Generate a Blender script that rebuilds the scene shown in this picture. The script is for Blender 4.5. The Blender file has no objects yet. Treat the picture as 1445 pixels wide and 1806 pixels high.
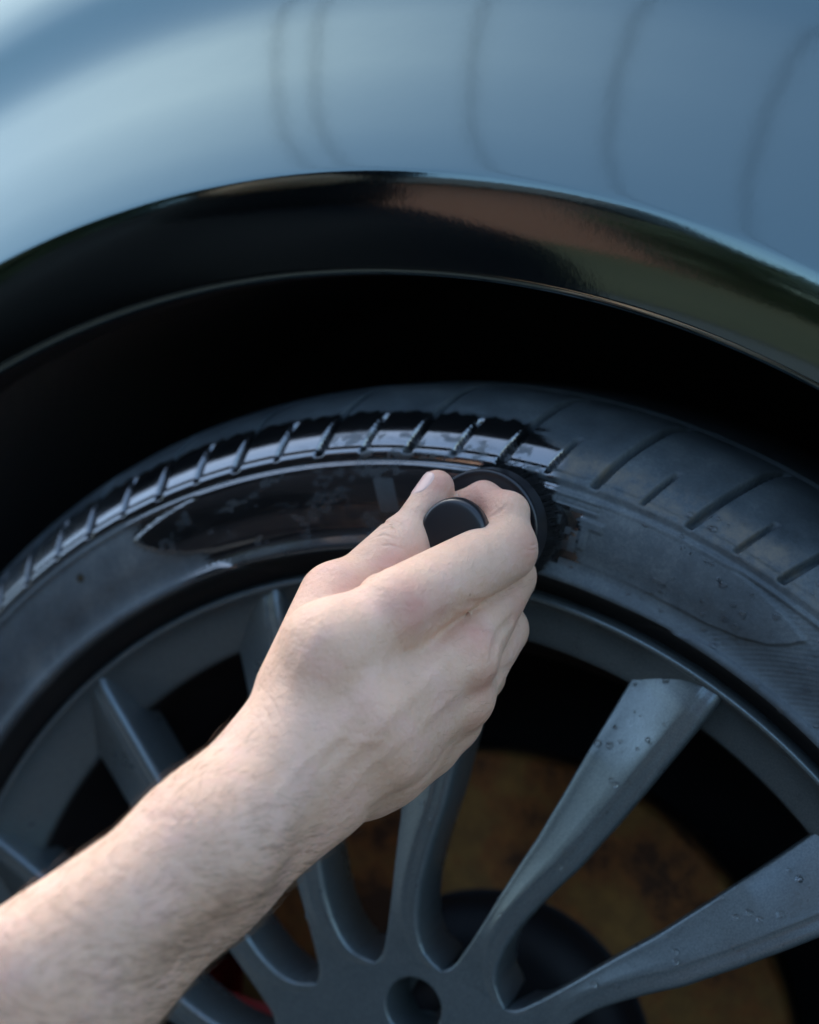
import bpy, bmesh, math, random
import numpy as np
from mathutils import Vector, Matrix
from mathutils.bvhtree import BVHTree
R_ = math.radians
random.seed(7); rng = np.random.default_rng(7)
scn = bpy.context.scene
COL = scn.collection

# ------------------------------------------------------------------ camera
CAM = np.array([0.29125534, -0.66180332, 0.32442932])
RX = np.array([9.17062198e-01, 3.98744181e-01, 0.0])
UP = np.array([-0.02689551, 0.06170995, 0.99773168])
FW = np.array([-0.39783609, 0.91498358, -0.06731629])
FPX = 3002.38
def px3(x, y, w):                      # photo pixel + depth in metres -> world point
    return CAM + FW*w + RX*((x-722.5)/FPX*w) + UP*((903-y)/FPX*w)
cd = bpy.data.cameras.new('camera'); cam = bpy.data.objects.new('camera', cd); COL.objects.link(cam)
M = Matrix.Identity(4)
for i in range(3):
    M[i][0] = RX[i]; M[i][1] = UP[i]; M[i][2] = -FW[i]; M[i][3] = CAM[i]
cam.matrix_world = M
cd.sensor_width = 36; cd.lens = FPX/1806*36; cd.clip_start = 0.02; cd.clip_end = 3000
cd.dof.use_dof = True; cd.dof.focus_distance = 0.640; cd.dof.aperture_fstop = 5.4
scn.camera = cam

# ------------------------------------------------------------------ sky, sun, exposure
SUN_EL, SUN_AZ = 57.0, 304.0           # azimuth clockwise from +Y
wd = bpy.data.worlds.new('World'); scn.world = wd; wd.use_nodes = True
nt = wd.node_tree; bg = nt.nodes['Background']
sky = nt.nodes.new('ShaderNodeTexSky'); sky.sky_type = 'NISHITA'; sky.sun_disc = False
sky.sun_elevation = R_(SUN_EL); sky.sun_rotation = R_(SUN_AZ)
sky.air_density = 1.0; sky.dust_density = 2.2; sky.ozone_density = 2.0
tint = nt.nodes.new('ShaderNodeMix'); tint.data_type = 'RGBA'; tint.blend_type = 'MULTIPLY'; tint.inputs[0].default_value = 1.0; tint.inputs[7].default_value = (.93, 1.0, .965, 1)
nt.links.new(sky.outputs[0], tint.inputs[6]); nt.links.new(tint.outputs[2], bg.inputs[0]); bg.inputs[1].default_value = 0.15
sl = bpy.data.lights.new('sun', 'SUN'); so = bpy.data.objects.new('sun', sl); COL.objects.link(so)
sl.energy = 0.5; sl.angle = R_(28); sl.color = (1.0, 0.94, 0.86)
sd = Vector((math.sin(R_(SUN_AZ))*math.cos(R_(SUN_EL)), math.cos(R_(SUN_AZ))*math.cos(R_(SUN_EL)), math.sin(R_(SUN_EL))))
so.rotation_euler = sd.to_track_quat('Z', 'Y').to_euler()
scn.view_settings.view_transform = 'Standard'; scn.view_settings.look = 'None'
scn.view_settings.exposure = 1.98; scn.view_settings.gamma = 1.0
scn.cycles.max_bounces = 8

# ------------------------------------------------------------------ helpers
def mat(name, col=(.5,.5,.5), rough=.5, metal=0.0, spec=.5, **kw):
    m = bpy.data.materials.new(name); m.use_nodes = True
    b = m.node_tree.nodes['Principled BSDF']
    b.inputs['Base Color'].default_value = (*col, 1); b.inputs['Roughness'].default_value = rough
    b.inputs['Metallic'].default_value = metal; b.inputs['Specular IOR Level'].default_value = spec
    for k, v in kw.items(): b.inputs[k.replace('_', ' ')].default_value = v
    return m
class NB:                                # tiny node-graph helper
    def __init__(s, m): s.t = m.node_tree; s.b = s.t.nodes['Principled BSDF']
    def n(s, typ, **kw):
        x = s.t.nodes.new(typ)
        for k, v in kw.items():
            if k.startswith('i_'): x.inputs[k[2:].replace('_', ' ')].default_value = v
            else: setattr(x, k, v)
        return x
    def l(s, a, b): s.t.links.new(a, b)
    def coord(s, kind='Object'): return s.n('ShaderNodeTexCoord').outputs[kind]
    def noise(s, scale, detail=3, rough=.55, vec=None):
        x = s.n('ShaderNodeTexNoise'); x.inputs['Scale'].default_value = scale; x.inputs['Detail'].default_value = detail
        x.inputs['Roughness'].default_value = rough
        s.l(vec if vec is not None else s.coord(), x.inputs['Vector']); return x.outputs['Fac']
    def ramp(s, f, stops):
        x = s.n('ShaderNodeValToRGB'); e = x.color_ramp.elements
        while len(e) < len(stops): e.new(.5)
        for q, (p, c) in zip(e, stops): q.position = p; q.color = (*c, 1) if len(c) == 3 else c
        s.l(f, x.inputs['Fac']); return x.outputs['Color']
    def mix(s, f, a, b):
        x = s.n('ShaderNodeMix', data_type='RGBA')
        for inp, v in ((x.inputs['Factor'], f), (x.inputs['A'], a), (x.inputs['B'], b)):
            pass
        def put(i, v):
            if hasattr(v, 'links') or hasattr(v, 'is_output'): s.l(v, x.inputs[i])
            elif isinstance(v, tuple): x.inputs[i].default_value = (*v, 1)
            else: x.inputs[i].default_value = v
        put(0, f); put(6, a); put(7, b)
        return x.outputs[2]
    def math(s, op, a, b=None, clamp=False):
        x = s.n('ShaderNodeMath', operation=op, use_clamp=clamp)
        for i, v in enumerate((a, b)):
            if v is None: continue
            if hasattr(v, 'is_output'): s.l(v, x.inputs[i])
            else: x.inputs[i].default_value = v
        return x.outputs[0]
    def maprange(s, v, a, b, c=0.0, d=1.0):
        x = s.n('ShaderNodeMapRange'); s.l(v, x.inputs[0])
        for i, q in zip((1, 2, 3, 4), (a, b, c, d)): x.inputs[i].default_value = q
        return x.outputs[0]
    def attr(s, name): return s.n('ShaderNodeAttribute', attribute_name=name).outputs['Fac']
    def bump(s, h, strength=.3, dist=.001, normal=None):
        x = s.n('ShaderNodeBump'); x.inputs['Strength'].default_value = strength; x.inputs['Distance'].default_value = dist
        s.l(h, x.inputs['Height'])
        if normal is not None: s.l(normal, x.inputs['Normal'])
        return x.outputs['Normal']

def mesh_obj(name, verts, faces, m=None, parent=None, smooth=True, loc=None):
    me = bpy.data.meshes.new(name)
    v = np.asarray(verts, dtype=np.float32)
    if isinstance(faces, np.ndarray):
        n, k = faces.shape
        me.vertices.add(len(v)); me.vertices.foreach_set('co', v.ravel())
        me.loops.add(n*k); me.loops.foreach_set('vertex_index', faces.astype(np.int32).ravel())
        me.polygons.add(n); me.polygons.foreach_set('loop_start', np.arange(0, n*k, k, dtype=np.int32))
        me.update(calc_edges=True); me.validate()
    else:
        me.from_pydata([tuple(q) for q in v], [], [tuple(f) for f in faces]); me.update()
    if smooth: me.polygons.foreach_set('use_smooth', [True]*len(me.polygons))
    if m: me.materials.append(m)
    o = bpy.data.objects.new(name, me); COL.objects.link(o)
    if parent: o.parent = parent
    if loc is not None: o.location = loc
    return o
def empty(name, loc=(0, 0, 0), parent=None):
    o = bpy.data.objects.new(name, None); COL.objects.link(o); o.location = loc; o.empty_display_size = .05
    if parent: o.parent = parent
    return o
def tag(o, label=None, cat=None, group=None, kind=None):
    for k, v in (('label', label), ('category', cat), ('group', group), ('kind', kind)):
        if v: o[k] = v
    return o
def grid_faces(nu, nv, closed_u=False, flip=False):   # vertex index = u*nv+v
    u = np.arange(nu if closed_u else nu-1); v = np.arange(nv-1)
    U, V = np.meshgrid(u, v, indexing='ij'); U2 = (U+1) % nu
    q = np.stack([U*nv+V, U2*nv+V, U2*nv+V+1, U*nv+V+1], -1).reshape(-1, 4)
    return q[:, ::-1].copy() if flip else q
def catmull(P, n):
    P = np.asarray(P, float); Q = np.vstack([2*P[0]-P[1], P, 2*P[-1]-P[-2]])
    out = []
    for i in range(1, len(Q)-2):
        t = np.linspace(0, 1, 24, endpoint=False)[:, None]
        a, b, c, d = Q[i-1], Q[i], Q[i+1], Q[i+2]
        out.append(.5*(2*b+(c-a)*t+(2*a-5*b+4*c-d)*t*t+(3*b-a-3*c+d)*t**3))
    out.append(P[-1:]); out = np.vstack(out)
    s = np.r_[0, np.cumsum(np.linalg.norm(np.diff(out, axis=0), axis=1))]
    if np.isscalar(n): q = np.linspace(0, s[-1], n)
    else: q = np.asarray(n)*s[-1]
    return np.stack([np.interp(q, s, out[:, k]) for k in range(out.shape[1])], 1)
def polyline(P, step):
    P = np.asarray(P, float); out = []
    for a, b in zip(P[:-1], P[1:]):
        k = max(1, int(np.linalg.norm(b-a)/step)); out.append(a+(b-a)*np.linspace(0, 1, k, endpoint=False)[:, None])
    return np.vstack(out+[P[-1:]])
def lathe(name, prof, m, parent=None, n=256, axis_at=(0, 0, 0), th0=0, th1=360, flip=False, smooth=True):
    """prof: (r, y) pairs turned about the Y axis through axis_at."""
    prof = np.asarray(prof, float); full = th1-th0 >= 360
    th = np.radians(np.linspace(th0, th1, n, endpoint=not full))
    X = prof[None, :, 0]*np.cos(th)[:, None]; Z = prof[None, :, 0]*np.sin(th)[:, None]
    Y = np.repeat(prof[None, :, 1], n, 0)
    v = np.stack([X, Y, Z], -1).reshape(-1, 3)+np.asarray(axis_at)
    return mesh_obj(name, v, grid_faces(n, len(prof), full, flip), m, parent, smooth)

# signed-distance modelling -------------------------------------------------
def smin(a, b, k):
    h = np.clip(.5+.5*(b-a)/k, 0, 1)
    return b+(a-b)*h-k*h*(1-h)
def cap(p, a, b, ra, rb):
    a = np.asarray(a, np.float32); ba = np.asarray(b, np.float32)-a; l2 = float(ba@ba)
    pa = p-a; t = np.clip(pa@ba/l2, 0, 1)
    d = pa-t[..., None]*ba
    return np.sqrt((d*d).sum(-1))-(ra+(rb-ra)*t)
def sph(p, c, r): return np.sqrt(((p-np.asarray(c, np.float32))**2).sum(-1))-r
def surface_nets(f, lo, hi, h, axes=np.eye(3), org=np.zeros(3)):
    n = np.ceil((np.asarray(hi)-np.asarray(lo))/h).astype(int)+1
    g = [lo[i]+h*np.arange(n[i]) for i in range(3)]
    vol = np.empty(n, np.float32)
    for i0 in range(0, n[0], 24):
        G = np.stack(np.meshgrid(g[0][i0:i0+24], g[1], g[2], indexing='ij'), -1).astype(np.float32)
        vol[i0:i0+24] = f((G@axes+org).astype(np.float32))
    ins = vol < 0
    c = np.zeros(n-1, np.int8)
    for dx in (0, 1):
        for dy in (0, 1):
            for dz in (0, 1):
                c += ins[dx:n[0]-1+dx, dy:n[1]-1+dy, dz:n[2]-1+dz]
    act = np.argwhere((c > 0) & (c < 8)); ids = -np.ones(n-1, np.int64); ids[tuple(act.T)] = np.arange(len(act))
    acc = np.zeros((len(act), 3)); cnt = np.zeros(len(act))
    cor = [(x, y, z) for x in (0, 1) for y in (0, 1) for z in (0, 1)]
    for a in cor:
        for ax in range(3):
            if a[ax]: continue
            b = list(a); b[ax] = 1
            va = vol[tuple((act+a).T)]; vb = vol[tuple((act+b).T)]
            mk = (va < 0) != (vb < 0)
            t = np.where(mk, va/np.where(mk, va-vb, 1), 0)
            pt = np.asarray(a, float)[None].repeat(len(act), 0); pt[:, ax] = t
            acc += pt*mk[:, None]; cnt += mk
    V = (act+acc/cnt[:, None])*h+np.asarray(lo); V = V@axes+org
    quads = []
    for ax in range(3):
        o1, o2 = (ax+1) % 3, (ax+2) % 3
        sl0 = [slice(None)]*3; sl1 = [slice(None)]*3; sl0[ax] = slice(0, -1); sl1[ax] = slice(1, None)
        A, B = ins[tuple(sl0)], ins[tuple(sl1)]
        e = np.argwhere(A != B); fl = A[tuple(e.T)]
        ok = (e[:, o1] > 0) & (e[:, o2] > 0) & (e[:, o1] < n[o1]-1) & (e[:, o2] < n[o2]-1)
        e, fl = e[ok], fl[ok]
        def cell(d1, d2):
            q = e.copy(); q[:, o1] -= d1; q[:, o2] -= d2; return ids[tuple(q.T)]
        q = np.stack([cell(1, 1), cell(0, 1), cell(0, 0), cell(1, 0)], 1)
        q[~fl] = q[~fl][:, ::-1]; quads.append(q)
    return V, np.vstack(quads)
def sdf_grad(f, P, e=.0004):
    P = P.astype(np.float32)
    return np.stack([(f(P+np.eye(3, dtype=np.float32)[i]*e)-f(P-np.eye(3, dtype=np.float32)[i]*e))/(2*e) for i in range(3)], -1)
def snap(f, P, it=2):
    for _ in range(it):
        g = sdf_grad(f, P); d = f(P.astype(np.float32)); P = P-np.clip(d/np.maximum((g*g).sum(-1), .2), -.002, .002)[:, None]*g
    return P

# ------------------------------------------------------------------ setting
GZ = -0.331
g = mat('asphalt', (.06, .06, .06), .85); q = NB(g)
q.l(q.ramp(q.noise(60, 6, .7), [(.3, (.045, .045, .046)), (.7, (.10, .098, .095))]), q.b.inputs['Base Color'])
q.l(q.bump(q.noise(220, 3), .6, .004), q.b.inputs['Normal'])
gr = mesh_obj('ground', [(-900, -900, GZ), (900, -900, GZ), (900, 900, GZ), (-900, 900, GZ)], [(0, 1, 2, 3)], g)
tag(gr, 'dark asphalt driveway under the car', kind='structure')
lw = mat('lawn_grass', (.06, .1, .025), .9); q = NB(lw)
q.l(q.ramp(q.noise(1.6, 7, .75), [(.3, (.034, .036, .012)), (.7, (.085, .072, .034))]), q.b.inputs['Base Color'])
lawn = mesh_obj('lawn', [(-25, -9.5, GZ+.02), (12, -9.5, GZ+.02), (12, -2.3, GZ+.02), (-25, -2.3, GZ+.02)], [(0, 1, 2, 3)], lw)
tag(lawn, 'green lawn beside the driveway', kind='structure')

brk = mat('red_brick', (.3, .12, .08), .85); q = NB(brk)
bt = q.n('ShaderNodeTexBrick'); bt.inputs['Color1'].default_value = (.34, .10, .06, 1); bt.inputs['Color2'].default_value = (.42, .14, .085, 1); bt.inputs['Mortar'].default_value = (.36, .28, .23, 1)
bt.inputs['Scale'].default_value = 4.5; mp = q.n('ShaderNodeMapping'); mp.inputs['Rotation'].default_value = (R_(90), 0, 0); q.l(q.coord(), mp.inputs['Vector']); q.l(mp.outputs[0], bt.inputs['Vector']); q.l(bt.outputs[0], q.b.inputs['Base Color'])
rf = mat('roof_tile', (.06, .055, .055), .8); wh = mat('white_frame', (.75, .75, .73), .5); gl = mat('window_glass', (.02, .025, .03), .05)
def box(x0, x1, y0, y1, z0, z1):
    v = [(x, y, z) for x in (x0, x1) for y in (y0, y1) for z in (z0, z1)]
    return v, [(0, 1, 3, 2), (4, 6, 7, 5), (0, 4, 5, 1), (2, 3, 7, 6), (0, 2, 6, 4), (1, 5, 7, 3)]
house = tag(empty('brick_house', (-6, -12, GZ)), 'red brick house across the lawn, mirrored in the wheel arch lip', 'house')
def hpart(name, m, *b, parent=house):
    v, f = box(*b); return mesh_obj(name, v, f, m, parent, False)
hpart('wall', brk, -.6, 3.2, -3, 3, 0, 2.9)
mesh_obj('roof', [(-1, -3.4, 2.9), (3.6, -3.4, 2.9), (3.6, 3.4, 2.9), (-1, 3.4, 2.9), (-1, 0, 5), (3.6, 0, 5)], [(0, 1, 5, 4), (2, 3, 4, 5), (1, 2, 5), (3, 0, 4), (3, 2, 1, 0)], rf, house, False)
for x in (.5,):
    w = hpart('window', wh, x-.75, x+.75, 2.95, 3.04, .9, 2.2); hpart('pane', gl, x-.66, x+.66, 3.0, 3.05, .98, 2.12, parent=w)
lf = mat('hedge_leaf', (.04, .055, .018), .6); hv, hf = [], []
for i in range(12000):
    lft = i % 2; c = np.array([rng.uniform(-18, -6.2) if lft else rng.uniform(-2.4, 7), -8.6+rng.normal()*.35, GZ+(6.5 if lft else 2.1)*rng.random()**.8+.25*math.sin(i)]); a, b = rng.normal(size=(2, 3))*(.17 if lft else .075)
    k = len(hv); hv += [c-a, c+b, c+a, c-b]; hf.append((k, k+1, k+2, k+3))
tag(mesh_obj('hedge', hv, hf, lf, None, False), 'leafy green hedge along the far side of the lawn', 'hedge')

# ------------------------------------------------------------------ materials of the car
paint = mat('car_paint', (.122, .158, .154), .09, 1.0); q = NB(paint)
q.l(q.bump(q.noise(420, 2), .035, .0004, q.bump(q.noise(55, 2), .05, .0006)), q.b.inputs['Normal'])
q.l(q.maprange(q.noise(900, 2), .3, .8, .07, .12), q.b.inputs['Roughness'])
liner_m = mat('liner_plastic', (.035, .036, .040), .85, spec=.2); q = NB(liner_m)
q.l(q.bump(q.noise(160, 4), .5, .002), q.b.inputs['Normal'])
alloy = mat('alloy_paint', (.16, .19, .20), .38, .6); q = NB(alloy)
q.l(q.ramp(q.noise(1500, 2, .6), [(.35, (.098, .124, .133)), (.65, (.152, .184, .194))]), q.b.inputs['Base Color'])
q.l(q.maprange(q.noise(35, 4, .6),   .3, .7, .26, .40), q.b.inputs['Roughness'])
dark = mat('black_steel', (.010, .010, .012), .6, spec=.3)
rust = mat('rusty_iron', (.16, .07, .025), .85); q = NB(rust)
nz = q.noise(26, 5, .65)
q.l(q.mix(q.noise(90, 4, .7), q.ramp(nz, [(.38, (.05, .015, .005)), (.48, (.33, .11, .02)), (.58, (.33, .165, .035))]), (.09, .036, .01)), q.b.inputs['Base Color'])
q.l(q.bump(q.noise(240, 4), .4, .0006), q.b.inputs['Normal'])
red = mat('caliper_paint', (.45, .02, .02), .4)

# ------------------------------------------------------------------ car
car = tag(empty('car', (0, .9, GZ)), 'dark glossy car whose front wheel is being dressed by a hand', 'car')
CO = np.array([0, .9, GZ])
def cl(v): return np.asarray(v, float)-CO        # world -> car space
def rc(a): return .41514+.01675*a+.01195*a*a      # crease radius, a = angle from straight up
def rl(a): return .37433+.01159*a+.01499*a*a      # lower lip radius
# fender: cross-section in (s radial from crease, y), tilt n(s) integrates into y
ang = np.radians(np.r_[np.linspace(-12, 35, 48), np.linspace(36, 150, 458), np.linspace(151, 194, 44)])
a_up = ang-math.pi/2
ac = np.clip(a_up, -1.25, 1.25)
s_up = np.r_[0, .0006, .0012, .002, .003, .0045, np.arange(.006, .16, .002), np.arange(.165, .34, .008)]
n_k = np.array([(0, 9), (.001, 15), (.0025, 25), (.02, 30), (.05, 33), (.072, 32), (.082, 29), (.094, 20), (.106, 12), (.112, 11.5), (.119, 22), (.135, 30), (.16, 34), (.34, 72)])
nn = np.radians(np.interp(s_up, n_k[:, 0], n_k[:, 1]))
y_up = np.r_[0, np.cumsum(np.tan((nn[1:]+nn[:-1])/2)*np.diff(s_up))]
# lip face, from the crease (t=0) down to the lower edge (t=1), slightly crowned
t_l = np.linspace(1, 0, 24)[:-1]
n_l = np.radians(np.interp(np.linspace(0, 1, 60), [0, .12, .45, 1], [7, 2, -4, -12]))
yl = np.r_[0, np.cumsum(-np.tan(n_l))]/60*.04
prof_r, prof_y = [], []
rows = []
for a, au in zip(ang, ac):
    r0, r1 = rc(au), rl(au)
    row = []
    row += [(r1+.012, .03), (r1+.004, .008), (r1+.0006, -.012), (r1+.0001, -.0237), (r1+.0002, -.0250), (r1+.0006, -.0257)]
    for t in t_l[1:]:
        row.append((r0+(r1-r0)*t, -.03+np.interp(t, np.linspace(0, 1, 61), yl)))
    for s, y in zip(s_up, y_up): row.append((r0+s, -.03+y))
    row = np.array(row)
    rows.append(np.stack([row[:, 0]*math.cos(a), row[:, 1], row[:, 0]*math.sin(a)], 1))
rows = np.array(rows)
fender = mesh_obj('fender', cl(rows.reshape(-1, 3)), grid_faces(len(ang), rows.shape[1], flip=True), paint, car)
fender.data.materials.append(mat('flange_shade', (.012, .012, .013), .55, spec=.3))      # return flange of the arch, its shade painted in as near-black
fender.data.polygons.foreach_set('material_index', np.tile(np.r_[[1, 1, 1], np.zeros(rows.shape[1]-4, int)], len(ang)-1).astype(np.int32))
# wheel-arch liner
lin = [(.395, -.012), (.398, .01), (.400, .06), (.402, .14), (.400, .24), (.39, .30), (.30, .33), (.12, .34), (.0, .34)]
liner = lathe('wheel_arch_liner', catmull(lin, 50), liner_m, None, 160, flip=False); liner.parent = car; liner.location = -Vector(CO)

wheel = empty('wheel', -CO, car)
# ---- tyre with grooves, ridges and sidewall panel
tp = [(.2508, .0075), (.2528, .0058), (.2560, .0022), (.2588, -.0030), (.2602, -.0075), (.2609, -.0098), (.2624, -.0104), (.2645, -.0098), (.2680, -.0088), (.2725, -.0092),
      (.280, -.0112), (.289, -.0120), (.297, -.0112), (.3025, -.0092), (.308, -.0064), (.3125, -.0030), (.317, .0022), (.322, .0105), (.3265, .0205),
      (.3292, .031), (.3308, .046), (.3315, .07), (.3318, .105), (.3315, .14), (.3300, .17), (.325, .195), (.313, .212), (.29, .222), (.265, .218), (.25, .2)]
dense = catmull(tp, 1200)
i_cut = int(np.argmin(np.abs(dense[:, 1]-.085)+10*(dense[:, 0] < .32)))
s = np.r_[0, np.cumsum(np.linalg.norm(np.diff(dense, axis=0), axis=1))]
sv = np.r_[np.arange(0, s[i_cut], .00075), np.linspace(s[i_cut], s[-1], 30)]
pr = np.stack([np.interp(sv, s, dense[:, 0]), np.interp(sv, s, dense[:, 1])], 1)
tg = np.gradient(pr, axis=0); tg /= np.linalg.norm(tg, axis=1)[:, None]
nrm = np.stack([tg[:, 1], -tg[:, 0]], 1)            # outward in (r, y)
tht = np.radians(np.r_[np.arange(40, 148, .13), np.arange(148, 400, 1.5)])
TH, RR = np.meshgrid(np.degrees(tht), pr[:, 0], indexing='ij'); YY = np.broadcast_to(pr[:, 1], TH.shape)
SV = np.broadcast_to(sv, TH.shape)
vis = np.where(YY < .1, 1.0, 0.0)
D = np.zeros_like(TH)
def sstep(a, b, x): t = np.clip((x-a)/(b-a), 0, 1); return t*t*(3-2*t)
# shoulder grooves: long ones every 7.9 degrees, short ones between
sh = np.clip((RR-.302)/.028, 0, 1.6)+np.clip((YY-.03)/.05, 0, 1)*.6
lean = -1.9*sh-0.4*sh*sh
def groove(th0, half_mm, depth, lo, hi, pitch):
    ph = ((TH-th0-lean+pitch/2) % pitch)-pitch/2
    mm = np.radians(ph)*RR*1000
    m = 1-sstep(half_mm*.62, half_mm*1.12, np.abs(mm))
    e = sstep(lo-.0012, lo+.0016, SV)*(1-sstep(hi-.003, hi+.002, SV))
    return m*e*depth
s_at = lambda r: float(np.interp(r, pr[:i_cut, 0][np.argsort(pr[:i_cut, 0])], sv[:i_cut][np.argsort(pr[:i_cut, 0])]))
S0 = s_at(.3015)
D -= groove(80.8, 1.95, .0062, S0, S0+.066, 7.85)
D -= groove(76.9, 1.25, .0042, S0+.0005, S0+.020, 7.85)
# circumferential tread grooves
for y0 in (.055, .105, .155):
    D -= .006*(1-sstep(.0035, .005, np.abs(YY-y0)))*(RR > .325)
# decorative ridges at the shoulder of the sidewall
for r0, w_, d_ in ((.3003, .0007, .0007), (.2982, .0006, -.0006), (.2963, .0006, .0004)):
    D += d_*(1-sstep(w_*.5, w_*1.4, np.abs(RR-r0)))*(YY < .03)
D += .0011*(1-sstep(.0008, .002, np.abs(RR-.3022)))*(YY < .03)
# long leaf-shaped panel between 53 and 116 degrees, fine ribs outside it
dl = np.abs(TH-84.6)
r_lo = np.interp(dl, [0, 20, 24, 27, 29.2, 30.6, 31.4], [.2700, .2702, .2709, .2738, .2783, .284, .2893])
r_hi = np.interp(dl, [0, 23, 26, 28.6, 31.4], [.2963, .2963, .2948, .2925, .2893])
inside = np.minimum(sstep(r_lo-.0004, r_lo+.0006, RR), 1-sstep(r_hi-.0003, r_hi+.0005, RR))*(dl < 31.4)
ribz = sstep(.2640, .2652, RR+np.clip((24-dl)/10, 0, 1)*.02)*(1-sstep(.2958, .2964, RR))*(1-inside)*(dl > 12)*(dl < 60)*(YY < .02)
D -= .0009*ribz*sstep(15, 24, dl)
D += .0002*inside*(YY < .02)
D -= ribz*.00025*(.5+.5*np.cos(2*math.pi*(RR*1000*.42+TH*1.4)))*sstep(20, 26, dl)
# three short raised bars beside the brush, two raised strokes of a size mark
for r0 in (.2916, .2936, .2955):
    D += .0007*(1-sstep(.0004, .0008, np.abs(RR-r0)))*(TH > 71.9)*(TH < 75.5)
D += .0007*((np.abs(RR-.2868) < .0016)*(TH > 71.2)*(TH < 73.2)+(np.abs(RR-.2805) < .0042)*(np.abs(TH-72.6) < .32))*(YY < .02)
D *= vis
P_r = RR+D*nrm[None, :, 0]; P_y = YY+D*nrm[None, :, 1]
tv = np.stack([P_r*np.cos(np.radians(TH)), P_y, P_r*np.sin(np.radians(TH))], -1)
rub = mat('tyre_rubber', (.03, .034, .038), .6); q = NB(rub)
wet = q.attr('wet')
dust = q.noise(24, 6, .7); fine = q.noise(700, 3, .7)
drycol = q.ramp(q.math('ADD', q.math('MULTIPLY', dust, .75), q.math('MULTIPLY', fine, .25)), [(.36, (.040, .050, .057)), (.52, (.066, .081, .090)), (.66, (.115, .130, .135))])
dm = q.math('MULTIPLY', q.attr('dirt'), q.maprange(q.noise(75, 5, .75), .42, .66, 0, 1))
drycol = q.mix(q.attr('flank_shade'), q.mix(dm, drycol, (.135, .120, .098)), (.009, .0095, .010))
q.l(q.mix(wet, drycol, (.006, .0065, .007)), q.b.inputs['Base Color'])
rgh = q.math('SUBTRACT', q.maprange(dust, .3, .7, .48, .66), q.math('MULTIPLY', wet, .42))
q.l(rgh, q.b.inputs['Roughness'])
q.l(q.bump(q.noise(520, 4, .7), .22, .0006, q.bump(q.noise(70, 3), .12, .002)), q.b.inputs['Normal'])
q.l(q.math('ADD', .35, q.math('MULTIPLY', wet, .35)), q.b.inputs['Specular IOR Level'])
q.l(wet, q.b.inputs['Coat Weight']); q.b.inputs['Coat IOR'].default_value = 2.3; q.b.inputs['Coat Roughness'].default_value = .07
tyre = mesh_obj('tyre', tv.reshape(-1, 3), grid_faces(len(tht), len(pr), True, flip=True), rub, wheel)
# wet dressing: glossy where the brush has already been
def hashn(x): return np.modf(np.abs(np.sin(x*127.1)*43758.5))[0]
_d = FW+RX*((142-722.5)/FPX)+UP*((903-1020)/FPX); _p = CAM+_d*((-.011-CAM[1])/_d[1]); TSPOT = (math.degrees(math.atan2(_p[2], _p[0])), math.hypot(_p[0], _p[2]))
jag = hashn(np.floor(RR/.0026)+3)*1.5+hashn(np.floor(RR/.0009)+11)*.7+.25*hashn(np.floor(RR/.0003))
edge_side = np.where((RR > .2675) & (RR < .2915), 74.3-jag, 76.3-.4*jag)
isl = (hashn(np.floor(RR/.0033)*7.1+np.floor(TH/.55)*3.3) > .72) & (TH > 72.0) & (TH < 75.2)
w_side = sstep(-.18, .18, TH-edge_side)*(1-.75*isl)*sstep(.2645, .2665, RR)*(1-sstep(.2985, .3, RR))
w_side *= 1-sstep(-.6, .6, TH-(115.8-np.clip((.2893-RR)/.018, 0, 1)**2*6+.5*np.sin(RR*3000)))
w_side *= 1-.6*(sstep(.0078, .0066, np.abs(RR-.2835))*sstep(1.0, .8, np.abs(TH-90.4-(RR-.2835)*40)))
w_sh = (RR > .299)*sstep(-.7, .7, TH-(76.0+.9*hashn(np.floor(SV/.0022))+.9*np.clip((RR-.31)/.01, 0, 1)+1.7*np.clip((RR-.3115)/.003, 0, 1)))*(1-sstep(.3180, .3200, RR+.0009*hashn(np.floor(TH*2.1))+.0004*np.sin(TH*4)))
w_sh *= 1-sstep(112, 140, TH)*.85
def vnoise(x, y):
    i, j = np.floor(x), np.floor(y); u, v = x-i, y-j; u = u*u*(3-2*u); v = v*v*(3-2*v)
    h = lambda a, b: hashn(a*1.731+b*57.137+.37)
    return (h(i, j)*(1-u)+h(i+1, j)*u)*(1-v)+(h(i, j+1)*(1-u)+h(i+1, j+1)*u)*v
blot = .6*vnoise(TH/1.1, SV/.0035)+.4*vnoise(TH/.35+9, SV/.0012)
w_sh *= 1-.8*sstep(.5, .68, blot)*(1-sstep(93, 100, TH))*(1-sstep(.3085, .3115, RR))
w_side *= 1-.35*sstep(.55, .75, .6*vnoise(TH/2.3+4, SV/.006)+.4*vnoise(TH/.5, SV/.0015))
w_rib = sstep(.2596, .2606, RR)*(1-sstep(.2645, .2665, RR))*sstep(-1, 1, TH-80)*(1-sstep(-2, 2, TH-112))*.8
w_spot = 1-sstep(.0016, .0026, np.hypot((TH-TSPOT[0])*np.pi/180*RR, RR-TSPOT[1]))
wetv = np.clip(w_spot+(w_side+w_sh+w_rib)*(YY < .06), 0, 1)
dirtv = np.clip(sstep(.2985, .303, RR)*(1-sstep(.309, .316, RR))*(YY < .06)+.08*sstep(.26, .27, RR)*(YY < .02), 0, 1)
ad = tyre.data.attributes.new('dirt', 'FLOAT', 'POINT'); ad.data.foreach_set('value', dirtv.ravel().astype(np.float32))
ac_ = tyre.data.attributes.new('flank_shade', 'FLOAT', 'POINT'); ac_.data.foreach_set('value', (1-sstep(.2594, .2606, RR)).ravel().astype(np.float32))  # painted shade: darkens the rubber colour on the bead flank beside the rim
at = tyre.data.attributes.new('wet', 'FLOAT', 'POINT'); at.data.foreach_set('value', wetv.ravel().astype(np.float32))

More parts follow.
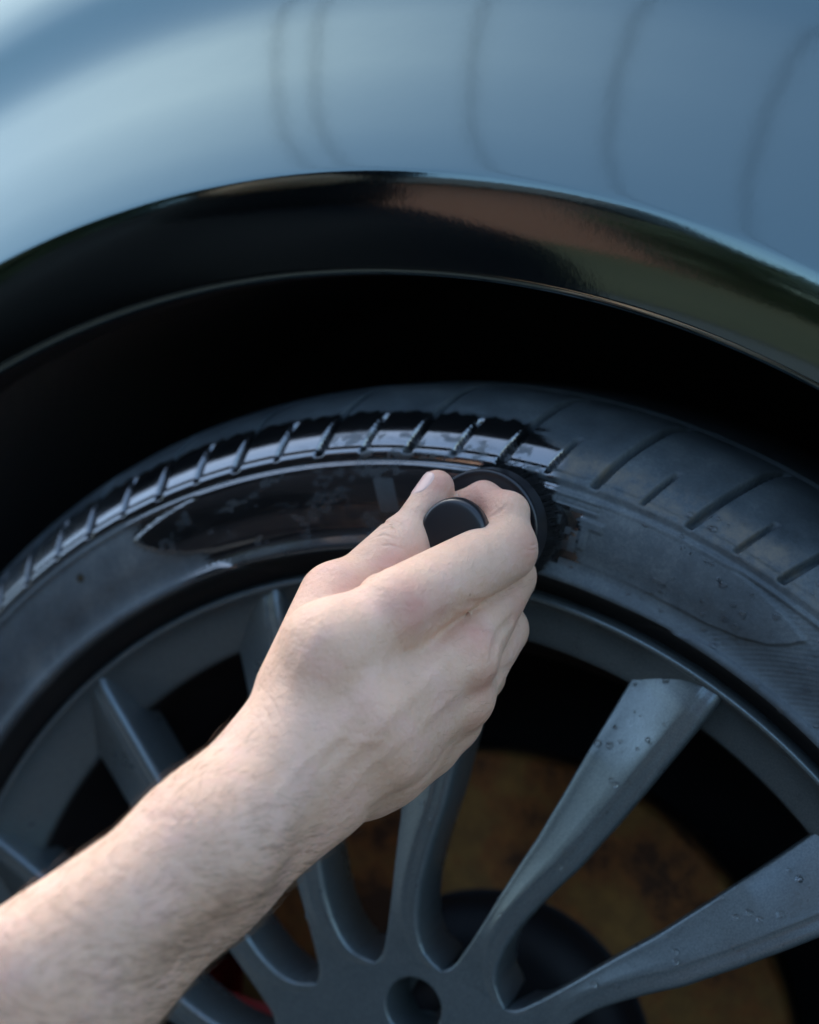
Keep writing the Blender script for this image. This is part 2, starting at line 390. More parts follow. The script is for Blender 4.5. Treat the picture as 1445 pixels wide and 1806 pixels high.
# ---- rim
rimp = [(.2512, .0090), (.2511, .0035), (.2507, .0012), (.2499, -.0002), (.2488, -.0006), (.2476, .0003), (.2466, .0022), (.2440, .0056), (.2395, .0098),
        (.2340, .0140), (.2290, .0175), (.2268, .0192), (.2260, .0206), (.2257, .0225)]
barrel = [(.2255, .026), (.2235, .040), (.218, .055), (.209, .075), (.204, .1), (.203, .15), (.212, .185), (.236, .2), (.25, .205)]
rim = lathe('rim', np.vstack([catmull(rimp, 70), catmull(barrel, 40)]), alloy, wheel, 360)
rim.data.materials.append(dark)
nprof = 110; pi_ = np.array([0]*(69)+[1]*40)
mi = np.tile(pi_[:nprof-1], 360); rim.data.polygons.foreach_set('material_index', mi.astype(np.int32))
# ---- spokes
rk = [.0755, .0765, .078, .080, .083, .087, .092, .10, .11, .125, .15, .175, .195, .215, .23, .240, .247]
lk = [24.0-5.2, 23.2-4.0, 22, 20.6, 19.2, 17.9, 16.8, 15.6, 14.4, 13.1, 11.2, 10.3, 9.8, 9.4, 9.2, 9.1, 9.0]
rr_ = [-5.2, -4.2, -1.6, 1.8, 4.6, 6.2, 7.0, 7.2, 6.7, 5.2, 2.6, 1.4, .8, .4, .15, .05, 0]
lk[:5] = [22.8, 22.8, 21.4, 20.0, 18.8]; rr_[:5] = [-1.2, -1.2, .2, 2.4, 4.8]
def make_spoke(name):
    rs = np.r_[np.linspace(.0755, .10, 40), np.linspace(.1005, .2478, 92)]
    L = np.radians(np.interp(rs, rk, lk)); Rr = np.radians(np.interp(rs, rk, rr_))
    k = np.hanning(9); k /= k.sum()
    sm = lambda x: np.convolve(np.pad(x, 4, mode='edge'), k, 'valid')
    L[40:] = sm(L)[40:]; Rr[40:] = sm(Rr)[40:]
    C = Rr+np.radians(np.interp(rs, [.0755, .10, .116, .15, .174, .2, .2465], [3, 4.4, 4.2, 3.3, 2.85, 2.5, 2.0]))
    yc = np.interp(rs, [.0755, .085, .1, .15, .2, .235, .243, .2478], [.0085, .0078, .0062, .0022, .0008, .0006, .0014, .0030])
    dl_ = np.interp(rs, [.0755, .09, .12, .15, .195, .23, .2465], [.0001, .0008, .003, .0056, .0098, .0172, .0190])
    dr_ = -np.interp(rs, [.0755, .09, .12, .15, .2465], [.0, .0003, .0009, .0015, .0021])
    gg = np.clip((rs-.0766)/.0024, 0, 1); gg = gg*gg*(3-2*gg)
    V = []
    for i, r in enumerate(rs):
        def pt(a, y): return (r*math.cos(a), y, r*math.sin(a))
        b = .0011/r; w = L[i]-C[i]; yL = yc[i]+dl_[i]; yR = yc[i]+dr_[i]; dep = .034
        row = [pt(L[i]-3*b, yL+dep), pt(L[i]-.4*b, yL+.012), pt(L[i], yL+.0028*gg[i]), pt(L[i]-.08*b, yL+.0012*gg[i]), pt(L[i]-.35*b, yL+.0004*gg[i]), pt(L[i]-b, yL-.0001)]
        for t in (.15, .35, .55, .75, .9): 
            row.append(pt(L[i]-b+(C[i]+b*.8-L[i]+b)*t, yL+(yc[i]-yL)*(t**1.08)))
        row += [pt(C[i]+.7*b, yc[i]+.00012), pt(C[i]+.25*b, yc[i]-.0001), pt(C[i]-.25*b, yc[i]-.0001), pt(C[i]-.7*b, yc[i]+.00005)]
        for t in (.35, .7): row.append(pt(C[i]-.7*b+(Rr[i]+2.4*b-C[i]+.7*b)*t, yc[i]+(yR-yc[i])*t))
        B = b*float(np.interp(r, [.08, .12, .2465], [1.2, 2.0, 2.2]))
        row += [pt(Rr[i]+1.25*B, yR), pt(Rr[i]+.9*B, yR+.00012), pt(Rr[i]+.5*B, yR+.0007*gg[i]), pt(Rr[i]+.2*B, yR+.0017*gg[i]), pt(Rr[i]+.04*B, yR+.0031*gg[i]), pt(Rr[i], yR+.0050*gg[i]), pt(Rr[i]+.4*b, yR+.014), pt(Rr[i]+3*b, yR+dep)]
        
        V.append(row)
    V = np.array(V); nv = V.shape[1]
    f = list(map(tuple, grid_faces(len(rs), nv, flip=False)))
    return V.reshape(-1, 3), np.array(f)
sv_, sf_ = make_spoke('spoke')
sp0 = mesh_obj('spoke', sv_, sf_, alloy, wheel)
BASE = 56.0
for k in range(15):
    o = sp0 if k == 0 else sp0.copy()
    if k: COL.objects.link(o)
    o.rotation_euler = (0, -R_(BASE+24*k), 0)
# ---- hub with five bolt recesses and a centre cap
def ring_pts(c, r, n, y): return [(c[0]+r*math.cos(t), y, c[1]+r*math.sin(t)) for t in np.linspace(0, 2*math.pi, n, endpoint=False)]
bm = bmesh.new(); HY = .0085; edges = []
def add_loop(pts):
    vs = [bm.verts.new(p) for p in pts]; es = [bm.edges.new((vs[i], vs[(i+1) % len(vs)])) for i in range(len(vs))]; return vs, es
_, e = add_loop(ring_pts((0, 0), .0757, 120, HY)); edges += e
BOLT = [(.0575*math.cos(R_(88.5+72*k)), .0575*math.sin(R_(88.5+72*k))) for k in range(5)]
loops = []
for c in BOLT: vs, e = add_loop(ring_pts(c, .0140, 40, HY)); edges += e; loops.append((c, vs))
_, e = add_loop(ring_pts((0, 0), .030, 60, HY)); edges += e
bmesh.ops.triangle_fill(bm, edges=edges, use_beauty=True)
for c, vs in loops:
    prev = vs
    for r, y in ((.0134, HY+.0004), (.0130, HY+.0014), (.0128, HY+.026), (.0, HY+.026)):
        cur = [bm.verts.new(p) for p in ring_pts(c, max(r, 1e-4), 40, y)]
        for i in range(40): bm.faces.new((prev[i], prev[(i+1) % 40], cur[(i+1) % 40], cur[i]))
        prev = cur
for f in list(bm.faces):
    if abs(f.normal.y) > .99 and abs(f.calc_center_median().y-HY) < 1e-5: pass
bmesh.ops.recalc_face_normals(bm, faces=bm.faces)
me = bpy.data.meshes.new('hub'); bm.to_mesh(me); bm.free(); me.materials.append(alloy)
hub = bpy.data.objects.new('hub', me); COL.objects.link(hub); hub.parent = wheel
cap_ = lathe('centre_cap', catmull([(.0, .004), (.018, .0045), (.027, .006), (.0297, .0085), (.0299, .014)], 24), alloy, wheel, 64)
bolt0 = None
for c in BOLT:
    if bolt0 is None:
        bolt0 = lathe('wheel_bolt', [(.0, .024), (.0075, .0242), (.0085, .0255), (.0086, .034)], dark, wheel, 6, smooth=False); o = bolt0
    else: o = bolt0.copy(); COL.objects.link(o)
    o.location = (c[0], 0, c[1])
# ---- brake
lathe('brake_disc', [(.0, .095), (.058, .095), (.074, .097), (.077, .112), (.0785, .1185), (.080, .1195), (.1455, .1195), (.1475, .121), (.1475, .145), (.08, .146)], rust, car, 160).location = -Vector(CO)
disc = bpy.data.objects['brake_disc']; disc.data.materials.append(dark)
disc.data.polygons.foreach_set('material_index', np.tile(np.array([1, 1, 1, 1, 1, 0, 0, 0, 0]), 160).astype(np.int32))
cal = []
prof = [(.088, .085), (.092, .078), (.148, .078), (.160, .086), (.163, .12), (.158, .16), (.10, .165)]
V = []; aa = np.radians(np.linspace(171, 222, 24))
for i, a in enumerate(aa):
    e = 1-.12*(abs(i-11.5)/11.5)**6
    for r, y in catmull(prof, 24): V.append(((.12+(r-.12)*e)*math.cos(a), y+.006*(1-e)*8, (.12+(r-.12)*e)*math.sin(a)))
mesh_obj('brake_caliper', cl(V), grid_faces(24, 24, flip=True), red, car)

# ------------------------------------------------------------------ tyre brush
BC = np.array([.0499, 0, .2729])                 # axis of the handle, parallel to the wheel axle
brush = tag(empty('tyre_brush', (BC[0], -.010, BC[2])), 'round black tyre dressing brush with a knob handle held against the tyre', 'brush')
bp = mat('black_plastic', (.012, .012, .014), .32, spec=.5); q = NB(bp)
q.l(q.bump(q.noise(1400, 2), .06, .0002), q.b.inputs['Normal'])
def on_brush(name, prof, m, n=96):
    o = lathe(name, [(r, y+.010) for r, y in prof], m, brush, n); return o
on_brush('base', polyline([(.004, -.0352), (.0208, -.0350), (.0221, -.0353), (.0228, -.0352), (.0232, -.0347), (.0234, -.0338), (.0236, -.0245), (.0232, -.0236), (.0, -.0236)], .0006), bp)
on_brush('knob', catmull([(.0, -.0672), (.006, -.0671), (.0114, -.0667), (.0128, -.0660), (.0134, -.0648), (.0136, -.063), (.0134, -.0605), (.0115, -.0585), (.0090, -.056),
    (.0075, -.052), (.0070, -.046), (.0075, -.040), (.0092, -.0362), (.0125, -.0348)], 90), bp)
bri = mat('bristle', (.006, .006, .007), .55)
V, F = [], []
for i in range(2600):
    r = .0228*math.sqrt(rng.random()); a = rng.random()*6.2832
    if i > 1500: r = .0215+.0018*rng.random()
    sp = 1+.10*rng.random()*(r/.0228)**2; ln = .0135+.0012*rng.normal()
    p0 = np.array([r*math.cos(a), -.0128, r*math.sin(a)]); p2 = np.array([r*sp*math.cos(a)+.0006*rng.normal(), p0[1]+ln, r*sp*math.sin(a)+.0006*rng.normal()])
    p1 = (p0+p2)/2+np.array([.0003*rng.normal(), 0, .0003*rng.normal()]); w = .00022
    b = len(V); t = np.array([-math.sin(a), 0, math.cos(a)])*w; u = np.array([math.cos(a), 0, math.sin(a)])*w
    for p, ww in ((p0, 1), (p1, .9), (p2, .5)):
        V += [p+t*ww, p-t*.5*ww+u*.87*ww, p-t*.5*ww-u*.87*ww]
    for k in (0, 3):
        for j in range(3): F.append((b+k+j, b+k+(j+1) % 3, b+k+3+(j+1) % 3, b+k+3+j))
tag(mesh_obj('bristles', V, F, bri, brush), kind='stuff')

# ------------------------------------------------------------------ person: right forearm and hand closed on the knob
PD = dict(wr=(508, 1322, 0.5980), wu=(531, 1384, 0.6100), wm=(513, 1368, 0.6000), mi=(697, 1075, 0.6150), mm=(818, 1157, 0.6325), mr=(814, 1228, 0.6400), ml=(795, 1268, 0.6500), hi=(584, 1149, 0.6030), hm=(640, 1260, 0.6030), hr=(669, 1310, 0.6120), hl=(684, 1336, 0.6280), i1=(891, 969, 0.6500), i1b=(897, 904, 0.6550), i2=(853, 879, 0.6635), i3=(823, 896, 0.6680), m1=(896, 1017, 0.6690), m2=(862, 985, 0.6790), m3=(800, 985, 0.6720), r1=(884, 1110, 0.6700), r2=(850, 1060, 0.6810), r3=(800, 1050, 0.6760), l1=(848, 1191, 0.6740), l2=(830, 1130, 0.6880), l3=(790, 1110, 0.6780), tc=(530, 1217, 0.6060), tm=(594, 1058, 0.6360), ti=(713, 958, 0.6545), tt=(771, 859, 0.6615), w1=(640, 1085, 0.6400), w2=(730, 1004, 0.6500), th=(640, 1160, 0.6450), pm=(740, 1180, 0.6520), ul=(747, 1315, 0.6500), ul2=(640, 1380, 0.6320), f1r=(369, 1482, 0.5700), f1u=(365, 1540, 0.5880), f2r=(58, 1715, 0.5350), f2u=(149, 1782, 0.5600))
P = {k: px3(*v) for k, v in PD.items()}
f3 = P['f2r']*.5+P['f2u']*.5; dirf = f3-P['wm']; dirf /= np.linalg.norm(dirf)
elb = P['wm']+dirf*.255; shoulder = elb+np.array([-.12, -.16, .24])
# capsules (from, to, radius at each end in mm, blend with the chain before it)
ARM = [('wr', 'f1r', 20.5, 22.6, 0), ('wu', 'f1u', 24.3, 21.6, 9), ('f1r', 'f2r', 20.7, 22.7, 14), ('f1u', 'f2u', 19.6, 21.9, 14)]
PALM = [('wr', 'hi', 15.2, 16.2, 0), ('wm', 'hm', 16.4, 15.5, 9), ('wu', 'hr', 13.7, 16.1, 9), ('wu', 'hl', 13.5, 15.1, 9), ('hi', 'mi', 17.7, 12.3, 9), ('hm', 'mm', 15.5, 11.2, 9), ('hr', 'mr', 15.5, 10.7, 9), ('hl', 'ml', 14.9, 10.5, 9), ('ul2', 'ul', 14.0, 12.9, 9), ('th', 'pm', 15.0, 13.0, 12)]
THUMB = [('tc', 'tm', 16.2, 14.7, 0), ('tm', 'ti', 10.2, 11.2, 5), ('ti', 'tt', 8.7, 6.7, 2.5)]
WEB = [('w1', 'w2', 9.0, 6.0, 0)]
FING = [[('mi', 'i1', 14.7, 12.6, 0), ('i1', 'i1b', 10.2, 7.8, 3.5), ('i1b', 'i2', 7.2, 6.2, 3.5), ('i2', 'i3', 6.6, 7.7, 3)], [('mm', 'm1', 12.5, 11.2, 0), ('m1', 'm2', 9.6, 9.0, 3), ('m2', 'm3', 9.0, 7.6, 3)], [('mr', 'r1', 11.3, 10.8, 0), ('r1', 'r2', 9.5, 8.8, 3), ('r2', 'r3', 8.8, 7.8, 3)], [('ml', 'l1', 10.4, 9.3, 0), ('l1', 'l2', 9.3, 8.0, 3), ('l2', 'l3', 8.0, 7.2, 3)]]
def chain(p, L):
    d = None
    for a, b, ra, rb, k in L:
        c = cap(p, P[a], P[b], ra*.001, rb*.001); d = c if d is None else smin(d, c, k*.001)
    return d
def hand(p):
    d = chain(p, ARM)
    d = smin(d, cap(p, f3, elb, .0265, .037), .012)
    d = smin(d, cap(p, elb, elb+(shoulder-elb)*.55, .037, .044), .02)
    d = smin(d, chain(p, PALM), .012)
    d = smin(d, smin(chain(p, THUMB), chain(p, WEB), .010), .0045)
    fs = [chain(p, L) for L in FING]
    f = smin(smin(fs[0], fs[1], .0010), smin(fs[2], fs[3], .0010), .0010)
    d = smin(d, f, .0045)
    for c, r in (('mi', .0128), ('mm', .0126), ('mr', .0120), ('ml', .0112)):
        d = smin(d, sph(p, P[c]-FW*.0016, r-.001), .005)
    return d
# fine skin folds over the thumb joint and the finger joints, as small grooves in the surface
def on_hand(x, y, w0=.50):              # first point of the hand along a line of sight
    d = (FW+RX*((x-722.5)/FPX)+UP*((903-y)/FPX)); w = w0
    for _ in range(60):
        w += float(hand((CAM+d*w)[None].astype(np.float32))[0])*.9
    return CAM+d*w
# relief lines on the skin: (points in the photo, depth mm (+ groove, - ridge), half width mm)
LINES = [([(607, 1044), (650, 1024), (693, 997), (738, 973)], 1.5, 1.5), ([(945, 996), (918, 1022), (885, 1046), (855, 1060), (824, 1066)], 1.9, 1.5),
         ([(928, 1072), (905, 1090), (885, 1112), (872, 1140), (868, 1165)], 1.9, 1.5), ([(905, 1172), (888, 1185), (874, 1205)], 1.2, 2.0),
         ([(760, 1110), (785, 1090), (815, 1075)], 1.3, 4.2), ([(800, 1180), (828, 1160), (855, 1150)], .8, 3.5), ([(815, 1240), (840, 1225)], .6, 3.0),
         ([(664, 932), (682, 922), (700, 926), (708, 940)], .9, .75), ([(660, 940), (680, 930), (698, 936), (703, 948)], .95, .7), ([(655, 950), (676, 943), (697, 950)], .8, .65), ([(668, 962), (688, 961), (706, 966)], .5, .5), ([(690, 918), (706, 923), (716, 936)], .5, .5),
         ([(862, 913), (880, 903), (893, 893)], .9, .8), ([(926, 958), (938, 962), (948, 958)], .35, .6), ([(924, 966), (938, 971), (949, 968)], .3, .5),
         ([(560, 1330), (640, 1230), (730, 1090)], -.55, 2.8), ([(580, 1370), (690, 1260), (800, 1150)], -.6, 2.6), ([(600, 1405), (700, 1310), (808, 1222)], -.5, 2.4),
         ([(520, 1200), (560, 1120), (590, 1060)], -.5, 2.6), ([(470, 1420), (540, 1340), (600, 1300), (690, 1200)], -.45, 1.5), ([(600, 1300), (660, 1310), (740, 1260)], -.4, 1.4),
         ([(640, 1440), (700, 1400), (770, 1350), (830, 1280)], .5, 3.0), ([(445, 1225), (470, 1255), (485, 1290)], .22, .6), ([(455, 1205), (482, 1238), (500, 1280)], .22, .6), ([(436, 1245), (458, 1272), (470, 1310)], .2, .6)]
from functools import reduce
def resolve(L):
    return [(np.array([on_hand(*q) for q in pts]), dep*.001, hw*.001) for pts, dep, hw in L]
def skin(p):
    d = hand(p)
    for pts, dep, hw in LINES3:
        m = None
        for a, b in zip(pts[:-1], pts[1:]):
            c = cap(p, a, b, 0, 0); m = c if m is None else np.minimum(m, c)
        L0 = np.sqrt(((p-pts[0].astype(np.float32))**2).sum(-1)); L1 = np.sqrt(((p-pts[-1].astype(np.float32))**2).sum(-1))
        fade = np.clip(L0/.006+.15, 0, 1)*np.clip(L1/.006+.15, 0, 1)
        d = d+dep*np.exp(-(m/hw)**2)*fade
    return d
LINES3 = resolve(LINES)
ax0 = (P['tt']-elb); ax0 /= np.linalg.norm(ax0); ax2 = FW-ax0*(FW@ax0); ax2 /= np.linalg.norm(ax2); ax1 = np.cross(ax2, ax0)
AX = np.stack([ax0, ax1, ax2])
allp = (np.array(list(P.values())+[elb, elb+(shoulder-elb)*.55])-elb)@AX.T
lo = allp.min(0)-[.06, .055, .055]; hi = allp.max(0)+[.022, .02, .02]
V, F = surface_nets(hand, lo, hi, .0013, AX, elb)
V = snap(hand, V, 2)
FN = [(pts, dep, hw) for pts, dep, hw in LINES3 if hw < .0009]
bm = bmesh.new(); bv = [bm.verts.new(v) for v in V]
for f in F: bm.faces.new([bv[k] for k in f])
fp = np.vstack([np.linspace(a, b, 6) for pts, _, _ in FN for a, b in zip(pts[:-1], pts[1:])])
fc = V[F].mean(1); nearf = np.zeros(len(F), bool)
for k in range(0, len(F), 8000): nearf[k:k+8000] = np.linalg.norm(fc[k:k+8000, None]-fp[None], axis=2).min(1) < .0035
bm.faces.ensure_lookup_table()
eds = list({e for k in np.nonzero(nearf)[0] for e in bm.faces[k].edges})
bmesh.ops.subdivide_edges(bm, edges=eds, cuts=3, use_grid_fill=True)
bm.verts.index_update(); V = np.array([v.co[:] for v in bm.verts]); F = [tuple(v.index for v in f.verts) for f in bm.faces]; bm.free()
for _ in range(3):
    near_ = np.zeros(len(V), bool)
    for pts, dep, hw in LINES3:
        near_ |= (np.linalg.norm(V[:, None]-pts[None], axis=2).min(1) < .03)
    V[near_] = snap(skin, V[near_], 1)
sk = mat('skin', (.62, .44, .31), .5, spec=.35); q = NB(sk)
q.b.inputs['Subsurface Weight'].default_value = .22; q.b.inputs['Subsurface Radius'].default_value = (1.0, .35, .2); q.b.inputs['Subsurface Scale'].default_value = .006
def blob(c, r):
    x = q.n('ShaderNodeVectorMath', operation='DISTANCE'); q.l(q.coord(), x.inputs[0]); x.inputs[1].default_value = tuple(c)
    return q.maprange(x.outputs['Value'], r, r*.15, 0, 1)
base = q.ramp(q.noise(55, 5, .6), [(.3, (.68, .405, .27)), (.5, (.74, .45, .305)), (.7, (.77, .455, .335))])
redm = None
for c, r, s in ((on_hand(728, 1066), .015, .95), (on_hand(775, 1068), .011, .55), (on_hand(842, 1120), .012, .8), (on_hand(858, 1205), .012, .7), (on_hand(935, 970), .012, .7), (on_hand(850, 1270), .012, .4), (on_hand(780, 850), .014, .8),
                (on_hand(590, 1030), .016, .45), (on_hand(850, 875), .018, .8), (on_hand(690, 985), .014, .35), (on_hand(915, 1075), .011, .5), (on_hand(560, 1000), .016, .3)):
    b = q.math('MULTIPLY', blob(c, r), s); redm = b if redm is None else q.math('MAXIMUM', redm, b)
redm = q.math('MULTIPLY', redm, q.maprange(q.noise(140, 3), .25, .7, .5, 1.0))
base = q.mix(q.math('MULTIPLY', q.maprange(q.noise(330, 4, .7), .5, .75, 0, 1), .35), base, (.60, .335, .215))
base = q.mix(q.math('MULTIPLY', q.maprange(q.noise(24, 3, .5), .5, .72, 0, 1), .25), base, (.60, .44, .36))
col = q.mix(q.math('MULTIPLY', redm, .95, True), base, (.62, .265, .19))
fleck = q.n('ShaderNodeTexVoronoi'); fleck.inputs['Scale'].default_value = 95; q.l(q.coord(), fleck.inputs['Vector'])
fm_ = q.math('MULTIPLY', q.maprange(fleck.outputs['Distance'], .085, .05, 0, 1), q.math('GREATER_THAN', q.noise(31, 1), .66))
col = q.mix(q.math('MULTIPLY', fm_, .55), col, (.40, .19, .12))
q.l(col, q.b.inputs['Base Color'])
cell = q.n('ShaderNodeTexVoronoi'); cell.feature = 'DISTANCE_TO_EDGE'; cell.inputs['Scale'].default_value = 1300; q.l(q.coord(), cell.inputs['Vector'])
q.l(q.bump(q.maprange(cell.outputs['Distance'], 0, .12, 0, 1), .15, .0003, q.bump(q.noise(300, 6, .75), .75, .0012, q.bump(q.noise(75, 3), .3, .0022))), q.b.inputs['Normal'])
q.l(q.maprange(q.noise(300, 3), .3, .7, .42, .6), q.b.inputs['Roughness'])
person = mesh_obj('person', V, F, sk)
tag(person, 'bare right forearm and hand of a person pressing a black brush on the tyre', 'person')
# thumbnail: a curved plate lying on the thumb
a_ = P['tt']-P['ti']; a_ /= np.linalg.norm(a_); vdir = -RX*.86+UP*.42-FW*.30
n_ = vdir-a_*(vdir@a_); n_ /= np.linalg.norm(n_); b_ = np.cross(a_, n_)
nv_, nf_ = [], []
NU, NV = 21, 21
for i in range(NU):
    for j in range(NV):
        u = -1+2*i/(NU-1); v = -1+2*j/(NV-1)
        uu = u*math.sqrt(1-v*v/2); vv = v*math.sqrt(1-u*u/2)
        c = P['tt']+a_*(-.0006+.0064*uu*(1 if uu > 0 else 1.25)); an = .95*vv
        pnt = c+(n_*math.cos(an)+b_*math.sin(an))*.0100
        nv_.append(pnt)
nv_ = snap(hand, np.array(nv_), 4)
gn = sdf_grad(hand, nv_); gn /= np.linalg.norm(gn, axis=1)[:, None]
rim_ = np.array([max(abs(-1+2*i/(NU-1)), abs(-1+2*j/(NV-1))) for i in range(NU) for j in range(NV)])
nv_ = nv_+gn*(.0003-.0006*np.clip((rim_-.85)/.15, 0, 1))[:, None]
nail_m = mat('nail', (.70, .46, .38), .38, spec=.35)
mesh_obj('thumbnail', nv_, grid_faces(NU, NV), nail_m, person)

# the rest of the person crouching beside the wheel: dark sweater, trousers, head
def near(pts, r, k):
    def f(p):
        d = None
        for (a, b), (ra, rb) in zip(pts, r):
            c = cap(p, a, b, ra, rb); d = c if d is None else smin(d, c, k)
        return d
    return f
sh = shoulder; neck = sh+np.array([-.12, -.07, .20]); lsh = sh+np.array([-.33, -.18, .16]); hipr = np.array([-.42, -.92, -.05]); hipl = hipr+np.array([-.22, .04, 0])
chest = (sh+lsh)/2
swe = near([(elb+(sh-elb)*.42, sh), (sh, lsh), (chest+np.array([.05, 0, -.06]), (hipr+hipl)/2+np.array([.04, 0, .1])), (chest+np.array([-.06, 0, -.06]), (hipr+hipl)/2+np.array([-.04, 0, .1])), (lsh, lsh+np.array([-.05, .2, -.2])), (chest, neck)],
           [(.062, .085), (.085, .085), (.14, .15), (.14, .15), (.075, .055), (.11, .06)], .06)
cloth = mat('dark_cloth', (.012, .012, .015), .95, spec=.1)
V, F = surface_nets(swe, np.array([-1.0, -1.25, -.3]), np.array([.1, -.2, .75]), .016)
mesh_obj('sweater', V, F, cloth, person)
kneer = np.array([-.30, -.50, -.20]); kneel = np.array([-.72, -.45, -.05])
tro = near([(hipr, kneer), (hipl, kneel), (kneer, np.array([-.36, -.92, -.27])), (kneel, np.array([-.7, -.62, -.27])), (hipr, hipl)], [(.10, .075), (.10, .075), (.065, .05), (.065, .05), (.13, .13)], .04)
V, F = surface_nets(tro, np.array([-1.0, -1.2, -.36]), np.array([-.1, -.25, .2]), .016)
mesh_obj('trousers', V, F, cloth, person)
hc = neck+np.array([.03, .06, .13])
def head_f(p):
    d = smin(sph(p, hc, .083), sph(p, hc+np.array([.01, .03, -.05]), .062), .05)
    d = smin(d, cap(p, neck, hc-np.array([0, .01, .05]), .055, .05), .03)
    return smin(d, cap(p, hc+np.array([.012, .078, .0]), hc+np.array([.016, .095, -.03]), .008, .013), .012)
V, F = surface_nets(head_f, hc-.2, hc+.2, .008)
mesh_obj('head', V, F, sk, person)
V, F = surface_nets(lambda p: np.maximum(np.maximum(smin(sph(p, hc+np.array([-.002, -.006, .01]), .112), sph(p, neck, .10), .05), -sph(p, hc+np.array([.05, .09, -.07]), .05)), -sph(p, hc, .088)), hc-.3, hc+.25, .008)
mesh_obj('hood', V, F, cloth, person)

# overhead cables across the drive, mirrored as dark streaks in the fender
cb = mat('cable_sheath', (.01, .01, .01), .7)
for i, x in enumerate((-2.22, -1.98, -1.05, -.28, .5)):
    n = 8; ys = np.linspace(-30, 30, 41); V = []
    for y in ys:
        for k in range(n): V.append((x+.011*math.cos(k*2*math.pi/n), y, 4+.03*math.sin(y*.1+i)+.011*math.sin(k*2*math.pi/n)))
    F = [(j*n+k, j*n+(k+1) % n, (j+1)*n+(k+1) % n, (j+1)*n+k) for j in range(40) for k in range(n)]
    tag(mesh_obj('overhead_cable', V, F, cb), ('dark cable mirrored as the leftmost streak in the fender', 'dark cable mirrored just right of the leftmost streak, second of a close pair', 'dark cable mirrored as the streak above the middle of the arch', 'dark cable mirrored in the fender above the hedge side of the lip', 'dark cable mirrored as the rightmost streak in the fender')[i], 'cable', 'overhead cables above the drive')

# fine hairs of the forearm and wrist
dA = -dirf                                   # towards the fingers
me = person.data; npoly = len(me.polygons)
cen = np.empty(npoly*3, np.float32); me.polygons.foreach_get('center', cen); cen = cen.reshape(-1, 3)
nor = np.empty(npoly*3, np.float32); me.polygons.foreach_get('normal', nor); nor = nor.reshape(-1, 3)
area = np.empty(npoly, np.float32); me.polygons.foreach_get('area', area)
rel = cen-CAM; wv = rel@FW; pxx = 722.5+FPX*(rel@RX)/wv; pyy = 903-FPX*(rel@UP)/wv
t_ax = (cen-P['wm'])@dirf                    # distance up the arm from the wrist
dens = np.clip((t_ax+.035)/.07, 0, 1)**1.3
ulnar = np.clip(((pxx-520)*.62+(pyy-1372)*.78+60)/160, 0, 1)
dens *= .45+.75*ulnar
dens[(pxx < -250) | (t_ax > .2)] *= .3
hand_back = (t_ax < -.005) & (t_ax > -.085) & (ulnar > .3); dens = np.where(hand_back, np.maximum(dens*.3, .03+.08*ulnar), dens)
fingers_ = (pxx > 880) & (pyy > 990) & (pyy < 1180); dens = np.where(fingers_, .025, dens)
pr_ = dens/dens.sum(); idx = rng.choice(npoly, 13000, p=pr_*area/(pr_*area).sum())
uln_dir = np.cross(dirf, FW); uln_dir /= np.linalg.norm(uln_dir)
if (uln_dir@UP) > 0: uln_dir = -uln_dir
HV = np.empty((len(idx), 12, 3)); HF = []
for q, i in enumerate(idx):
    n = nor[i].astype(float); o = cen[i].astype(float)+rng.normal(size=3)*.0008; o -= n*.0004
    side = .25+.9*ulnar[i]+.22*math.sin(o[0]*160+o[2]*210)+rng.normal()*.30
    g = -dirf*(1.0+.2*rng.normal())+uln_dir*side
    if t_ax[i] > .12: g = -dirf*.6+uln_dir*(side+.4)
    g = g-n*(g@n); g /= np.linalg.norm(g)+1e-9; b = np.cross(n, g)
    L = (.0055+.0045*rng.random())*(1 if t_ax[i] > .01 else .62); w = (.000046+.000024*rng.random())*(1 if t_ax[i] > .01 else .62); cu = rng.normal()*.22
    for k, tt in enumerate((0, .35, .7, 1.0)):
        c = o+g*L*tt*(1-.08*tt)+n*L*(.36*tt-.24*tt*tt)+b*L*cu*tt*tt; ww = w*(1-.8*tt)
        HV[q, k*3] = c+b*ww; HV[q, k*3+1] = c-b*ww*.5+n*ww; HV[q, k*3+2] = c-b*ww*.5-n*ww*.6
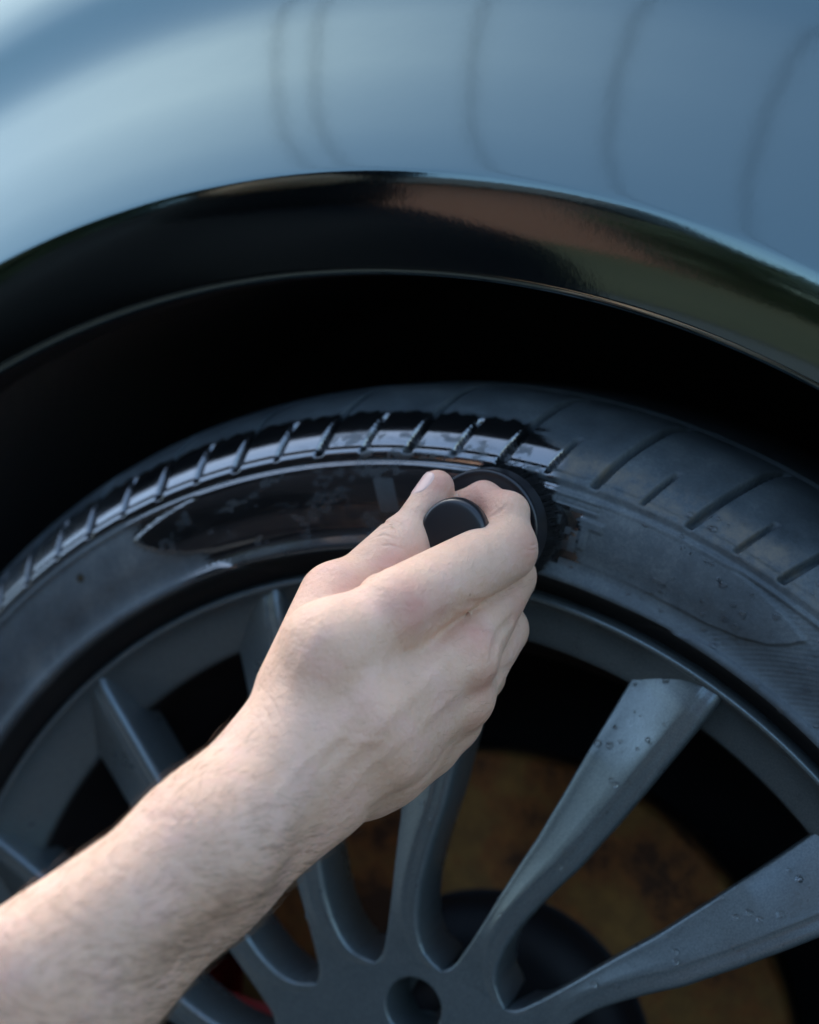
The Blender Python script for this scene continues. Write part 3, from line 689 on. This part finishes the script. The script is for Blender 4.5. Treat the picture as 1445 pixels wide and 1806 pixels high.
base_f = np.array([(k*3+j, k*3+(j+1) % 3, k*3+3+(j+1) % 3, k*3+3+j) for k in range(3) for j in range(3)])
HF = (base_f[None]+12*np.arange(len(idx))[:, None, None]).reshape(-1, 4)
hair_m = mat('arm_hair', (.16, .10, .06), .45, spec=.4)
tag(mesh_obj('arm_hair', HV.reshape(-1, 3), HF, hair_m, person, False), kind='stuff')

# water drops left on the rim, the spokes and the tyre
bpy.context.view_layer.update()
vv, ff = [], []
for o in [tyre, rim]+[o for o in wheel.children if o.name.startswith('spoke')]:
    b = len(vv); mw = o.matrix_world; vv += [mw@v.co for v in o.data.vertices]; ff += [tuple(b+k for k in p.vertices) for p in o.data.polygons]
bvh = BVHTree.FromPolygons(vv, ff)
sm_v, sm_f = [], []
for i in range(6):
    for j in range(10):
        a = i/5*math.pi/2; sm_v.append((math.cos(a)*math.cos(j*.6283), math.cos(a)*math.sin(j*.6283), math.sin(a)))
sm_v = np.array(sm_v); sm_f = [(i*10+j, i*10+(j+1) % 10, (i+1)*10+(j+1) % 10, (i+1)*10+j) for i in range(5) for j in range(10)]
DV, DF = [], []
for _ in range(900):
    th = R_(random.uniform(18, 82)) if random.random() < .8 else R_(random.uniform(82, 150)); r = random.choice((random.uniform(.10, .248), random.uniform(.26, .318)))
    if r > .255 and th > R_(70): continue
    h, n, ix, dist = bvh.ray_cast(Vector((r*math.cos(th), -.2, r*math.sin(th))), Vector((0, 1, 0)))
    if h is None or h.y > .03: continue
    if n.y > 0: n = -n
    rad = random.choice((.0005, .0006, .0008, .0011, .0016)); M3 = n.to_track_quat('Z', 'Y').to_matrix()
    b = len(DV); st = random.uniform(1, 1.25)
    for v in sm_v: DV.append(h+M3@Vector((v[0]*rad*st, v[1]*rad, v[2]*rad*.5)))
    DF += [tuple(b+k for k in f) for f in sm_f]
wat = mat('water', (1, 1, 1), .02, spec=.5, Transmission_Weight=1.0, IOR=1.33)
dr = mesh_obj('water_drops', np.array([tuple(v) for v in DV])-CO, DF, wat, car); tag(dr, kind='stuff')
